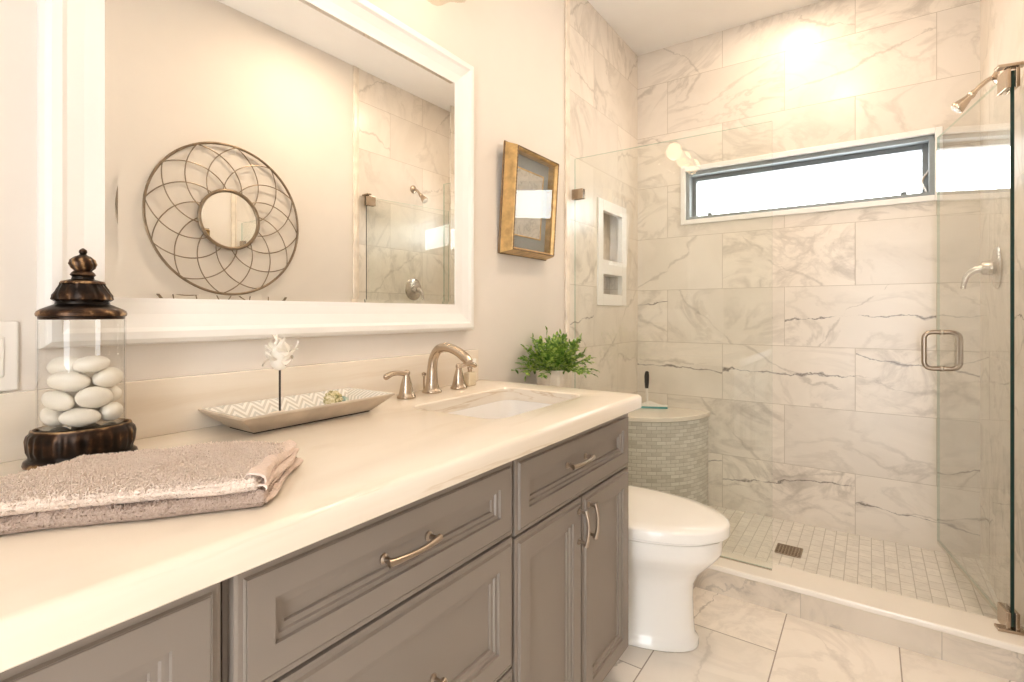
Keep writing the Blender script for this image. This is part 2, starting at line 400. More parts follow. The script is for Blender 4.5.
# curb: tiled body under an overhanging slab
b = B(); box(b, XT, XT + .135, YR, 0, -0.05, 0.092)
cb = struct('trim_1', b, M['curb_face'])
b = B(); box(b, XT - .010, XT + .145, YR + .001, -0.001, 0.0925, 0.115, 0.006, 2); obj('curb_slab', b, M['slab'], cb, label='pale stone slab capping the curb')
# pencil trim where the tile meets the paint
for i, (y0, y1) in enumerate(((-0.012, 0.002), (YR - .002, YR + .012))):
    b = B(); box(b, XT - .004, XT + .028, y0, y1, 0.0 if i else 0.0, ZC - .001, .005, 2); box(b, XT + .03, XT + .042, y0 * .6 if i == 0 else y0, y1 if i == 0 else YR + .008, 0.1, ZC - .001, .003, 2)
    struct('trim_%d' % (i + 2), b, M['trim'])
b = B(); box(b, 1.50, XT - .015, -.014, 0, 0, .13, .004); struct('baseboard_left', b, M['white'])
b = B(); box(b, XN, XT - .015, YR, YR + .014, 0, .13, .004); struct('baseboard_right', b, M['white'])
# niche
b = B()
def ring_frame(bm, x0, x1, z0, z1, w, y0, y1):
    box(bm, x0, x0 + w, y0, y1, z0, z1, .002); box(bm, x1 - w, x1, y0, y1, z0, z1, .002)
    box(bm, x0 + w, x1 - w, y0, y1, z0, z0 + w, .002); box(bm, x0 + w, x1 - w, y0, y1, z1 - w, z1, .002)
box(b, NX0, NX1, .085, .115, NZ0, NZ1)
nb = struct('shower_niche', b, M['tile_side'])
b = B(); box(b, NX0, NX0 + .004, 0, .085, NZ0, NZ1); box(b, NX1 - .004, NX1, 0, .085, NZ0, NZ1); box(b, NX0, NX1, 0, .085, NZ0, NZ0 + .004); box(b, NX0, NX1, 0, .085, NZ1 - .004, NZ1); obj('lining', b, M['tile_side'], nb)
b = B(); ring_frame(b, 2.507, 2.889, 1.163, 1.738, .061, -.010, .02); box(b, 2.568, 2.828, -.010, .085, 1.333, 1.412, .002); obj('niche_frame', b, M['white'], nb)

# window
b = B()
def yz_frame(bm, y0, y1, z0, z1, w, x0, x1, bev=.002):
    box(bm, x0, x1, y0, y0 + w, z0, z1, bev); box(bm, x0, x1, y1 - w, y1, z0, z1, bev)
    box(bm, x0, x1, y0 + w, y1 - w, z0, z0 + w, bev); box(bm, x0, x1, y0 + w, y1 - w, z1 - w, z1, bev)
yz_frame(b, -1.470, -0.270, 1.643, 1.983, .027, XF - .012, XF + .01, .003)
win = struct('window_1', b, M['white'])
b = B(); yz_frame(b, WY0 + .002, WY1 - .002, WZ0 + .002, WZ1 - .002, .020, XF + .012, XF + .10, .001); obj('reveal', b, M['reveal'], win)
b = B(); yz_frame(b, WY0 + .018, WY1 - .018, WZ0 + .006, WZ1 - .022, .026, XF + .07, XF + .115, .002); obj('sash', b, M['winframe'], win)
b = B(); box(b, XF + .09, XF + .096, WY0 + .04, WY1 - .04, WZ0 + .028, WZ1 - .04); obj('window_pane', b, M['clear'], win)
for y in (-0.42, -1.33):
    b = B(); box(b, XF + .055, XF + .07, y - .012, y + .012, WZ0 + .028, WZ0 + .044, .003); obj('latch', b, M['winframe'], win)
b = B(); tube(b, spline([(XF + .06, -1.425, 1.80), (XF + .05, -1.40, 1.75), (XF + .055, -1.415, 1.70)], 6), .006, 8); obj('latch_handle', b, M['steel'], win)

# ceiling downlights: shower one inferred, the rest unseen and added for brightness
dl = None
DL = ['added recessed fill light above the vanity floor', 'added recessed fill light above the toilet floor', 'recessed ceiling light inside the shower', 'added recessed fill light beside the added doorway']
for i, (x, y) in enumerate(DOWN):
    if dl is None:
        t = thing('shower_and_fill_light', DL[i], 'ceiling light', (x, y, ZC), 0, 'recessed ceiling lights')
        b = B(); lathe(b, [(.062, -.001), (.085, -.001), (.088, -.006), (.08, -.010), (.066, -.008), (.062, -.001)], 40, x, y, ZC, cap0=False, cap1=False); obj('trim_ring', b, M['white'], t, True)
        b = B(); lathe(b, [(.06, -.001), (.06, -.005)], 40, x, y, ZC); obj('lens', b, M['downlight'], t)
        dl = t
    else:
        t = copy_tree(dl); t.location = (x, y, ZC); t['label'] = DL[i]

# ---------------------------------------------------------------- vanity
ZT = 0.873; CF = -0.625; CR = 1.515; CL = -0.40
SX0, SX1, SY0, SY1 = 0.955, 1.405, -0.487, -0.195
# countertop with a rounded-corner cut-out
b = B()
ctr = thing('countertop', 'cream marble worktop running the length of the grey vanity', 'countertop', (0.55, 0, 0.832))
outer = []
def perimeter(z, inset):
    x0, x1, y0, y1 = CL, CR - inset, CF + inset, -0.001
    return x0, x1, y0, y1
hole = rrect((SX0 + SX1) / 2, (SY0 + SY1) / 2, (SX1 - SX0) / 2, (SY1 - SY0) / 2, .045, 0, 7)
def outl(z, ins):
    x0, x1, y0, y1 = perimeter(z, ins)
    r = .012
    pts = [(x1, y1, z), (x0, y1, z), (x0, y0, z)]
    for i in range(5):
        a = -PI / 2 + PI / 2 * i / 4
        pts.append((x1 - r + r * math.cos(a), y0 + r + r * math.sin(a), z))
    return pts
prof = [(0.832, .002), (0.834, 0), (0.862, 0), (0.867, .0012), (0.8705, .004), (0.8725, .008), (0.873, .013)]
rings = [outl(z, i) for z, i in prof]
R_ = loft(b, rings, True, False, False)
def fill(bm, loop_v, hole_v):
    es = []
    for L in (loop_v, hole_v):
        for i in range(len(L)):
            e = bm.edges.get((L[i], L[(i + 1) % len(L)])) or bm.edges.new((L[i], L[(i + 1) % len(L)])); es.append(e)
    bmesh.ops.triangle_fill(bm, use_beauty=True, use_dissolve=False, edges=es)
hp = [(0.832, 0), (0.869, 0), (0.8725, -.003), (0.873, -.006)]
hr = []
for z, g in hp:
    cx, cy = (SX0 + SX1) / 2, (SY0 + SY1) / 2
    hr.append([b.verts.new(p) for p in rrect(cx, cy, (SX1 - SX0) / 2 - g, (SY1 - SY0) / 2 - g, .045 - g, z, 7)])
for a_, c_ in zip(hr, hr[1:]):
    for i in range(len(a_)):
        j = (i + 1) % len(a_); b.faces.new((a_[j], a_[i], c_[i], c_[j]))
fill(b, R_[-1], hr[-1]); fill(b, R_[0], hr[0])
obj('slab', b, M['stone'], ctr, True, angle=30)
b = B(); box(b, CL, CR - .045, -.022, -.0012, ZT, 0.987, .002); obj('backsplash', b, M['stone'], ctr)

# cabinets
YF = -0.59      # front plane of doors and drawers
def front(bm, x0, x1, z0, z1, stile=.050):
    """framed front with a bevelled outer edge, a scored line, a double-stepped moulding and a flat recessed panel"""
    P = [(0, .020), (0, .006), (.004, .0045), (.010, .0045), (.0115, .0), (.0125, .0015), (.0135, 0), (stile, 0), (stile + .001, .005), (stile + .008, .0055), (stile + .010, .009), (stile + .017, .0095), (stile + .018, .014)]
    P[0] = (0, .020)
    rings = []
    for ins, d in P:
        rings.append([(x0 + ins, YF + d, z0 + ins), (x1 - ins, YF + d, z0 + ins), (x1 - ins, YF + d, z1 - ins), (x0 + ins, YF + d, z1 - ins)])
    loft(bm, rings, True, True, True)
def pull(bm, c, length, horiz=True, arch=.008):
    """bow pull with flared square posts"""
    cx, cz = c; L = length / 2
    ax = Vector((1, 0, 0)) if horiz else Vector((0, 0, 1))
    o_ = Vector((cx, YF, cz)); pts = []; rr = []
    for i in range(17):
        t = i / 8 - 1
        pts.append(o_ + ax * (L * t) + Vector((0, -(.020 + arch * (1 - t * t)), 0))); rr.append(.0042 + .0022 * abs(t) ** 2)
    tube(bm, pts, rr, 10)
    for s in (-1, 1):
        q = o_ + ax * (s * (L - .007))
        tube(bm, [q + Vector((0, -.0, 0)), q + Vector((0, -.003, 0)), q + Vector((0, -.006, 0)), q + Vector((0, -.022, 0))], [.008, .008, .0045, .0045], 12)
def carcass(bm, x0, x1):
    t_ = .018
    box(bm, x0, x0 + t_, YF + .0205, -.003, .10, .8315); box(bm, x1 - t_, x1, YF + .0205, -.003, .10, .8315)
    box(bm, x0 + t_, x1 - t_, YF + .0205, -.003, .10, .118); box(bm, x0 + t_, x1 - t_, -.012, -.003, .118, .8315)
    box(bm, x0 + t_, x1 - t_, YF + .0205, YF + .038, .640, .672); box(bm, x0 + t_, x1 - t_, YF + .0205, YF + .038, .80, .8315)
    box(bm, x0, x1, YF + .085, -.01, .0, .10)
def cabinet(label, x0, x1):
    t = thing('vanity_cabinet', label, 'cabinet', ((x0 + x1) / 2, -.30, 0), 0, 'grey vanity cabinets')
    b = B(); carcass(b, x0, x1); obj('carcass', b, M['cab'], t)
    return t
def leaf(t, kind, x0, x1, z0, z1, pc=None, pl=.1, horiz=True, stile=.05):
    b = B(); front(b, x0, x1, z0, z1, stile); d = obj(kind, b, M['cab'], t)
    if pc: 
        b = B(); pull(b, pc, pl, horiz); obj('pull', b, M['pull'], d, True, 'brushed nickel bow pull')
t = cabinet('grey vanity cabinet with a panelled door nearest the towel', -0.36, 0.297)
leaf(t, 'door', -.030, .292, .095, .816, (-.005, .60), .1, False, .052); leaf(t, 'door', -.355, -.036, .095, .816, (-.06, .60), .1, False, .052)
t = cabinet('grey vanity cabinet with a stack of wide drawers', 0.301, 0.879)
leaf(t, 'drawer', .307, .876, .6615, .816, (.575, .749), .110, True, .048)
leaf(t, 'drawer', .307, .876, .387, .6555, (.586, .505), .110, True, .052); leaf(t, 'drawer', .307, .876, .095, .381, (.5915, .24), .135, True, .052)
t = cabinet('grey vanity cabinet under the sink with one drawer above two doors', 0.8825, 1.503)
leaf(t, 'drawer', .8855, 1.500, .6525, .816, (1.150, .750), .110, True, .048)
leaf(t, 'door', .8855, 1.1865, .095, .6465, (1.163, .580), .090, False, .050); leaf(t, 'door', 1.1925, 1.500, .095, .6465, (1.217, .582), .090, False, .050)

# undermount sink
b = B()
cx, cy, hx, hy = (SX0 + SX1) / 2, (SY0 + SY1) / 2, (SX1 - SX0) / 2, (SY1 - SY0) / 2
rs = []
for z, g, r in [(.8315, -.018, .06), (.8315, .0, .045), (.826, .002, .045), (.78, .010, .05), (.74, .020, .055), (.715, .045, .055), (.705, .09, .04)]:
    rs.append(rrect(cx, cy, hx - g, hy - g, r, z, 7))
inner_n = len(rs)
rs2 = [rrect(cx, cy, hx - .08, hy - .08, .04, .695, 7), rrect(cx, cy, hx - .03, hy - .03, .055, .705, 7), rrect(cx, cy, hx - .008, hy - .008, .055, .75, 7), rrect(cx, cy, hx + .003, hy + .003, .055, .822, 7), rrect(cx, cy, hx + .018, hy + .018, .06, .823, 7)]
loft(b, rs + rs2 + [rs[0]], True, False, False)
# floor of the bowl
b2 = b
sk = thing('sink', 'white undermount basin set into the cream worktop', 'sink', (cx, cy, .70))
bmesh.ops.remove_doubles(b, verts=b.verts, dist=1e-6)
obj('basin', b, M['basin'], sk, True)
b = B(); lathe(b, [(.0005, 0), (.021, 0), (.024, .002), (.0285, .003), (.030, .0005)], 32, cx, cy + .03, .7055, cap0=False, cap1=False); obj('drain', b, M['nickel'], sk, True)

# widespread faucet
fa = thing('faucet', 'brushed nickel arched faucet with two lever handles behind the sink', 'faucet', (1.163, -.085, ZT))
SPX = 1.168
b = B()
path = spline([(SPX, -.078, ZT + .0008), (SPX, -.078, ZT + .03), (SPX, -.079, ZT + .075), (SPX, -.086, ZT + .110), (SPX, -.106, ZT + .136), (SPX, -.140, ZT + .143), (SPX, -.180, ZT + .133), (SPX, -.212, ZT + .115), (SPX, -.226, ZT + .102)], 6)
rad = lerps([.0285, .0185, .0155, .0145, .0140, .0140, .0140, .0145, .0135], len(path))
tube(b, path, rad, 24)
lathe(b, [(.030, .0008), (.031, .003), (.030, .007), (.026, .012)], 32, SPX, -.078, ZT); obj('spout', b, M['nickel'], fa, True)
b = B(); tube(b, [(SPX, -.043, ZT + .0008), (SPX, -.043, ZT + .05)], .0025, 8); lathe(b, [(.003, 0), (.007, .004), (.007, .010), (.003, .013)], 16, SPX, -.043, ZT + .048); obj('lift_rod', b, M['nickel'], fa, True)
for s, hxp in ((-1, 1.049), (1, 1.281)):
    b = B(); lathe(b, [(.0265, .0008), (.0275, .003), (.0265, .007), (.023, .010), (.020, .022), (.0165, .040), (.0120, .056), (.0095, .066), (.0085, .070)], 28, hxp, -.090, ZT)
    h = obj('handle', b, M['nickel'], fa, True)
    b = B()
    pp = spline([(hxp + s * -.004, -.090, ZT + .074), (hxp + s * .012, -.090, ZT + .073), (hxp + s * .035, -.091, ZT + .076), (hxp + s * .058, -.092, ZT + .076), (hxp + s * .078, -.093, ZT + .070)], 6)
    tube(b, pp, lerps([.0075, .0075, .0068, .0078, .0088], len(pp)), 14)
    sphere(b, (hxp - s * .002, -.090, ZT + .073), .0095); sphere(b, pp[-1], .0088)
    obj('lever', b, M['nickel'], h, True)

# mirror
FO = (0.262, 1.436, 1.058, 2.006); FW = .092
mr = thing('wall_mirror', 'large rectangular mirror in a wide white frame above the vanity', 'mirror', (.85, 0, 1.058))
b = B()
x0, x1, z0, z1 = FO
prof = [(.0, 0), (.0, -.016), (.004, -.030), (.012, -.036), (.026, -.036), (.034, -.030), (.060, -.022), (.082, -.0195), (FW, -.019), (FW, -.012), (FW - .01, -.002)]
loft(b, [[(x0 + i, y, z0 + i), (x1 - i, y, z0 + i), (x1 - i, y, z1 - i), (x0 + i, y, z1 - i)] for i, y in prof], True, False, False)
obj('mirror_frame', b, M['white'], mr)
b = B(); g = FW - .003; bv = .012
A0 = [(x0 + g, -.0175, z0 + g), (x1 - g, -.0175, z0 + g), (x1 - g, -.0175, z1 - g), (x0 + g, -.0175, z1 - g)]
g2 = g + bv; hb = g + .024
A1 = [(x0 + hb, -.0168, z0 + g2), (x1 - hb, -.0168, z0 + g2), (x1 - hb, -.0168, z1 - g2), (x0 + hb, -.0168, z1 - g2)]
V0 = [b.verts.new((p[0], -.004, p[2])) for p in A0]; V1 = [b.verts.new(p) for p in A0]; V2 = [b.verts.new(p) for p in A1]
for L0, L1 in ((V0, V1), (V1, V2)):
    for i in range(4): b.faces.new((L0[i], L0[(i + 1) % 4], L1[(i + 1) % 4], L1[i]))
b.faces.new(V2); b.faces.new(V0[::-1])
obj('mirror_glass', b, M['mirror'], mr)

# vanity light above the mirror
vl = thing('vanity_light', 'brushed nickel bar light with glass bell shades above the mirror', 'vanity light', (.85, 0, 2.27))
b = B(); box(b, .60, 1.22, -.022, -.001, 2.245, 2.305, .006); obj('back_plate', b, M['nickel'], vl, True)
for x in (.70, .91, 1.12):
    b = B(); tube(b, spline([(x, -.02, 2.275), (x, -.09, 2.295), (x, -.14, 2.275), (x, -.15, 2.245)], 6), .009, 12); lathe(b, [(.012, 0), (.022, -.012), (.024, -.03)], 24, x, -.15, 2.25); obj('arm', b, M['nickel'], vl, True)
    b = B()
    pr = [(.026, 2.232), (.040, 2.225), (.058, 2.20), (.066, 2.165), (.078, 2.125), (.108, 2.095)]
    lathe(b, pr + [(r - .003, z) for r, z in pr[::-1]], 48, x, -.15, 0, cap0=False, cap1=False, mod=lambda r, z, a: r * (1 + max(0, (2.15 - z) / .042) * .07 * math.cos(8 * a)))
    obj('lamp_shade', b, M['shade'], vl, True)
    b = B(); sphere(b, (x, -.15, 2.17), .05, sz=1.1); obj('bulb', b, M['bulb'], vl, True)

# switch plate
sw = thing('light_switch', 'white rocker switch plate above the backsplash beside the mirror', 'light switch', (.18, 0, 1.045))
b = B(); box(b, .122, .238, -.007, -.0002, .989, 1.106, .003); obj('switch_plate', b, M['plastic'], sw)
for xc in (.157, .203):
    b = B(); box(b, xc - .0165, xc + .0165, -.0095, -.0072, 1.014, 1.081, .002); obj('rocker', b, M['plastic'], sw)

# framed picture, hung leaning a little off the wall
pf = thing('picture_frame', 'small deep gold frame hanging on the wall beside the mirror', 'picture', (1.785, -.003, 1.355), rot=(math.radians(3.6), 0, 0))
PX0, PX1, PZ0, PZ1 = -.170, .178, 0.0, .432
b = B()
prof = [(0, 0), (0, -.006), (.002, -.010), (.014, -.054), (.016, -.057), (.020, -.058), (.023, -.056), (.027, -.047), (.028, -.044), (.028, -.012)]
loft(b, [[(PX0 + i, y, PZ0 + i), (PX1 - i, y, PZ0 + i), (PX1 - i, y, PZ1 - i), (PX0 + i, y, PZ1 - i)] for i, y in prof], True, False, False)
obj('frame', b, M['gold'], pf, local=True)
b = B()
for (xa, za), (xb, zb) in (((0, 0), (1, 0)), ((1, 0), (1, 1)), ((1, 1), (0, 1)), ((0, 1), (0, 0))):
    X = lambda k: PX0 + .018 if k == 0 else PX1 - .018
    Z = lambda k: PZ0 + .018 if k == 0 else PZ1 - .018
    tube(b, [(X(xa) + (X(xb) - X(xa)) * i / 60, -.0575, Z(za) + (Z(zb) - Z(za)) * i / 60) for i in range(61)], [.0030 if i % 2 else .0020 for i in range(61)], 8)
tube(b, [(PX0, -.006, PZ0), (PX1, -.006, PZ0), (PX1, -.006, PZ1), (PX0, -.006, PZ1)], .0035, 6, True)
obj('beading', b, M['frame_edge'], pf, True, 'dark beaded edge', local=True)
b = B(); box(b, PX0 + .026, PX1 - .026, -.014, -.010, PZ0 + .026, PZ1 - .026); obj('mat', b, M['mat'], pf, local=True)
b = B(); box(b, PX0 + .075, PX1 - .075, -.0162, -.0142, PZ0 + .085, PZ1 - .085); obj('print', b, M['print'], pf, local=True)
b = B(); ring_frame(b, PX0 + .069, PX1 - .069, PZ0 + .079, PZ1 - .079, .006, -.018, -.0141); obj('fillet', b, M['gold'], pf, label='thin gold inner fillet', local=True)
b = B(); box(b, PX0 + .0285, PX1 - .0285, -.046, -.044, PZ0 + .0285, PZ1 - .0285); obj('picture_glass', b, M['clear'], pf, local=True)

# ---------------------------------------------------------------- things on the counter
JX, JY, JR = .297, -.108, math.radians(-15)
jar = thing('apothecary_jar', 'clear glass jar with ornate bronze lid and base holding white pebbles', 'jar', (JX, JY, ZT))
SY_ = .80; JK = .77
def jr(prof): return [(r * JK, z) for r, z in prof]
b = B()
lathe(b, jr([(.096, .0008), (.098, .004), (.096, .010), (.090, .013), (.0885, .017), (.0895, .021), (.0915, .027), (.092, .042), (.0905, .050), (.087, .054), (.086, .058), (.082, .059), (.079, .056), (.078, .054)]), 144, JX, JY, ZT, 1, SY_, JR,
      mod=lambda r, z, a: r * (1 + (.018 * max(-.2, math.cos(30 * a)) * (1 if .02 < z < .051 else 0)) + (.012 * math.cos(18 * a + z * 300) * (1 if .024 < z < .048 else 0))))
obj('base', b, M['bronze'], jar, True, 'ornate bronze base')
b = B()
lathe(b, [(.0575, .0575), (.0585, .06), (.0585, .236), (.0565, .236), (.0565, .062), (.055, .0595)], 64, JX, JY, ZT, 1, SY_, JR, cap0=True, cap1=True); obj('glass_cylinder', b, M['clear'], jar, True)
b = B()
lathe(b, jr([(.0735, .2365), (.074, .241), (.077, .242), (.078, .246), (.076, .250), (.070, .2535), (.058, .258), (.047, .262), (.0465, .266), (.051, .270), (.0495, .277), (.043, .287), (.0375, .295), (.040, .2965), (.037, .300), (.028, .302), (.020, .304), (.019, .308), (.0225, .311), (.0195, .315), (.0155, .318)]), 120, JX, JY, ZT, 1, SY_, JR,
      mod=lambda r, z, a: r * (1 + (.06 * max(0, math.cos(16 * a + (z - .27) * 160)) if .266 < z < .296 else 0)))
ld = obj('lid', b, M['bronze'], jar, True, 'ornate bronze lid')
b = B()
lathe(b, jr([(.013, .3165), (.020, .322), (.0235, .329), (.0215, .336), (.014, .342), (.008, .344), (.0055, .346), (.0075, .349), (.0065, .353), (.0015, .356)]), 72, JX, JY, ZT, 1, .95, JR,
      mod=lambda r, z, a: r * (1 + (.08 * math.cos(9 * a + (z - .32) * 220) if .32 < z < .340 else 0)))
obj('finial', b, M['bronze'], ld, True)
# pebbles, piled inside the jar: position, turn and half-sizes
PEB = [(-0.0032, -0.0241, 0.0155, -0.11, 0.04, 0.04, 0.0275, 0.0194, 0.0156), (0.037, -0.003, 0.017, 0.56, -0.24, -1.72, 0.0263, 0.0177, 0.0159), (0.0067, 0.0259, 0.0171, 0.53, -0.22, -0.2, 0.0251, 0.0179, 0.0163), (-0.0343, 0.0063, 0.0173, 0.65, -0.09, 1.24, 0.028, 0.0206, 0.0156), (-0.0084, 0.0083, 0.0388, 1.24, 0.44, -0.84, 0.0261, 0.0173, 0.0146), (-0.0306, -0.0143, 0.0443, -0.28, 0.27, -0.76, 0.0256, 0.0178, 0.016), (0.014, -0.0247, 0.0465, 0.91, -0.19, -2.81, 0.0265, 0.0201, 0.0152), (0.0295, 0.0129, 0.047, 0.04, 0.01, -0.79, 0.0273, 0.0193, 0.0169), (0.0035, 0.0254, 0.071, 0.24, -0.41, -0.17, 0.0253, 0.0184, 0.0156), (-0.0175, -0.0186, 0.0752, 0.41, -0.1, 2.82, 0.0289, 0.0224, 0.0166), (0.0327, -0.0082, 0.077, -0.17, -0.1, 1.08, 0.0293, 0.0196, 0.0172), (-0.0198, 0.013, 0.0958, 1.08, -0.11, 2.74, 0.0282, 0.0186, 0.018), (0.0104, -0.0239, 0.1018, 0.13, 0.1, -3.03, 0.0255, 0.0187, 0.0143)]
PL = ['oval white pebble at the bottom of the glass jar', 'oval white pebble low in the pile inside the jar', 'oval white pebble midway up the pile inside the jar', 'oval white pebble on top of the pile inside the jar']
cr, sr = math.cos(JR), math.sin(JR)
pm = None
for i, (lx, ly, lz, ex, ey, ez, d0, d1, d2) in enumerate(PEB):
    if pm is None:
        b = B(); sphere(b, (0, 0, 0), 1, u=32, v=18)
        for v in b.verts: v.co *= 1 + noise.noise(v.co * 1.2) * .05
        pm = obj('pebble', b, M['pebble'], None, True); o = pm
    else:
        o = pm.copy(); COL.objects.link(o)
    lay = 0 if lz < .03 else 1 if lz < .055 else 2 if lz < .08 else 3
    tag(o, PL[lay], 'pebble', 'white pebbles, ' + ('bottom layer', 'second layer', 'third layer', 'top layer')[lay])
    o.location = (JX + lx * cr - ly * sr, JY + lx * sr + ly * cr, ZT + .0605 + lz)
    o.scale = (d0 * .985, d1 * .985, d2 * .985)
    o.rotation_euler = (ex, ey, ez + JR)

# towel
def towel_layer(A, Bc, Cc, D, z0, th, amp, nu, nv, seed, tufts):
    """quad pad A-B-C-D with fat rounded edges, a terry surface and standing loops of pile"""
    bm = B(); top = []; bot = []
    for j in range(nv + 1):
        rt, rb = [], []
        for i in range(nu + 1):
            u, v = i / nu, j / nv
            p = (Vector(A) * (1 - u) + Vector(Bc) * u) * (1 - v) + (Vector(D) * (1 - u) + Vector(Cc) * u) * v
            lu = min(u, 1 - u) * .24; lv_ = min(v, 1 - v) * .36
            e = min(1, min(lu, lv_) / (th * .55)); e = math.sqrt(max(0, 1 - (1 - e) ** 2))
            big = noise.noise(Vector((p.x * 9, p.y * 9, seed))) * .007 + noise.noise(Vector((p.x * 22, p.y * 22, seed + 4))) * .003
            f = (noise.noise(Vector((p.x * 230, p.y * 230, seed))) + .6 * noise.noise(Vector((p.x * 430, p.y * 430, seed + 9)))) * amp
            ox = noise.noise(Vector((p.x * 190, p.y * 190, seed + 3))) * amp; oy = noise.noise(Vector((p.x * 190, p.y * 190, seed + 6))) * amp
            wob = noise.noise(Vector((p.x * 14, p.y * 14, seed + 20))) * .005
            zt = max(z0 + .0004, z0 + th * .5 + th * .5 * e + (big * e) + f * (.4 + .6 * e))
            rt.append(bm.verts.new((p.x + ox + wob, p.y + oy + wob, zt)))
            if i in (0, nu) or j in (0, nv): rb.append(rt[-1])
            else: rb.append(bm.verts.new((p.x + wob, p.y + wob, z0 + th * .5 - th * .5 * e)))
        top.append(rt); bot.append(rb)
    fs = []
    for j in range(nv):
        for i in range(nu):
            fs.append(bm.faces.new((top[j][i], top[j][i + 1], top[j + 1][i + 1], top[j + 1][i])))
            q = (bot[j][i], bot[j + 1][i], bot[j + 1][i + 1], bot[j][i + 1])
            if len(set(q)) > 2:
                g = bm.faces.new(q)
                if i < 5 or i > nu - 6 or j < 5 or j > nv - 6: fs.append(g)
    rnd = random.Random(int(seed * 100)); jobs = []
    for k in range(tufts):
        f = fs[rnd.randrange(len(fs))]; c_ = f.calc_center_median(); f.normal_update(); nn = f.normal
        if nn.z < -.6 and c_.z < z0 + .004: continue
        jobs.append((c_, nn))
    for c_, nn in jobs:
        d = (nn + Vector((rnd.uniform(-.9, .9), rnd.uniform(-.9, .9), rnd.uniform(-.3, .6)))).normalized()
        t1 = d.orthogonal().normalized(); t2 = d.cross(t1); L = rnd.uniform(.0025, .0048); r = rnd.uniform(.0007, .0012)
        tip = c_ + d * L
        if tip.z < z0 + .0006: continue
        base = [bm.verts.new(c_ - d * .0008 + (t1 * math.cos(q) + t2 * math.sin(q)) * r) for q in (0, 2.1, 4.2)]
        mid = [bm.verts.new(c_ + d * L * .6 + (t1 * math.cos(q + .4) + t2 * math.sin(q + .4)) * r) for q in (0, 2.1, 4.2)]
        tp = bm.verts.new(tip)
        for i in range(3):
            j = (i + 1) % 3
            bm.faces.new((base[i], base[j], mid[j], mid[i])); bm.faces.new((mid[i], mid[j], tp))
    for v in bm.verts: v.co.z = max(v.co.z, z0 + .0002)
    return bm
tw = thing('folded_towel', 'fluffy dusty pink towel folded flat on the worktop', 'towel', (.27, -.43, ZT))
TA, TB, TC, TD = (.354, -.568, 0), (.484, -.430, 0), (.262, -.232, 0), (.070, -.358, 0)
b = towel_layer(TA, TB, TC, TD, ZT + .0008, .020, .0018, 110, 160, 1.0, 9000); obj('lower_fold', b, M['towel_shade'], tw, True, 'shaded lower fold', angle=180)
b = towel_layer((.350, -.560, 0), (.480, -.434, 0), (.262, -.238, 0), (.078, -.360, 0), ZT + .0205, .0195, .0022, 120, 170, 5.0, 20000); obj('upper_fold', b, M['towel'], tw, True, angle=180)
b = B()   # flat woven hems at the open end: one lies on top and rolls over, the inner layers peep out below
EA, EB = Vector((.351, -.565, 0)), Vector((.484, -.430, 0)); ED = Vector((.71, -.70, 0))
for k, path in enumerate([[(-.018, .0435), (-.010, .0445), (-.003, .0425), (.001, .0370), (.0015, .0310)], [(-.010, .0275), (.001, .0280), (.0045, .0260), (.005, .0225)], [(-.012, .0190), (-.001, .0195), (.003, .0175)], [(-.012, .0110), (.001, .0120), (.005, .0100), (.006, .0065)]]):
    rings = []
    for i in range(31):
        u = i / 30; p = EA.lerp(EB, .02 + .96 * u); up, dn = [], []
        for q, (o_, z) in enumerate(path):
            w_ = .0022 * math.sin(u * 8 + k * 1.7 + q * .4) * (.3 + q * .35) + .003 * u * (k % 2)
            zz = z + noise.noise(Vector((u * 5, q * .5, k * 3))) * .003 - (.004 * u if k == 0 and q < 3 else 0)
            c_ = p + ED * (o_ + w_); up.append((c_.x, c_.y, ZT + zz + .0014)); dn.append((c_.x - ED.x * .0018, c_.y - ED.y * .0018, ZT + zz - .0014))
        rings.append(up + dn[::-1])
    loft(b, rings)
obj('hem', b, M['hem'], tw, True)

# tray
tr = thing('tray', 'long rectangular tray with flared sides and chevron inlay on the worktop', 'tray', (.705, -.112, ZT))
b = B()
def rect(cx, cy, hx, hy, z): return [(cx + hx, cy + hy, z), (cx - hx, cy + hy, z), (cx - hx, cy - hy, z), (cx + hx, cy - hy, z)]
TCX, TCY = .706, -.116
loft(b, [rect(TCX, TCY, .150, .052, ZT + .004), rect(TCX, TCY, .150, .052, ZT + .004), rect(TCX, TCY, .190, .088, ZT + .038), rect(TCX, TCY, .1925, .0905, ZT + .040), rect(TCX, TCY, .1925, .0905, ZT + .0435), rect(TCX, TCY, .189, .087, ZT + .0445)], True, True, False)
obj('tray_body', b, M['tray_out'], tr)
b = B(); loft(b, [rect(TCX, TCY, .189, .087, ZT + .0445), rect(TCX, TCY, .183, .081, ZT + .0430), rect(TCX, TCY, .146, .046, ZT + .0105)], True, False, True); obj('inlay', b, M['chevron'], tr, label='grey and cream chevron inlay')
b = B(); loft(b, [rect(TCX, TCY, .147, .049, ZT + .0008), rect(TCX, TCY, .147, .049, ZT + .0045)]); obj('foot', b, M['dark_wood'], tr)

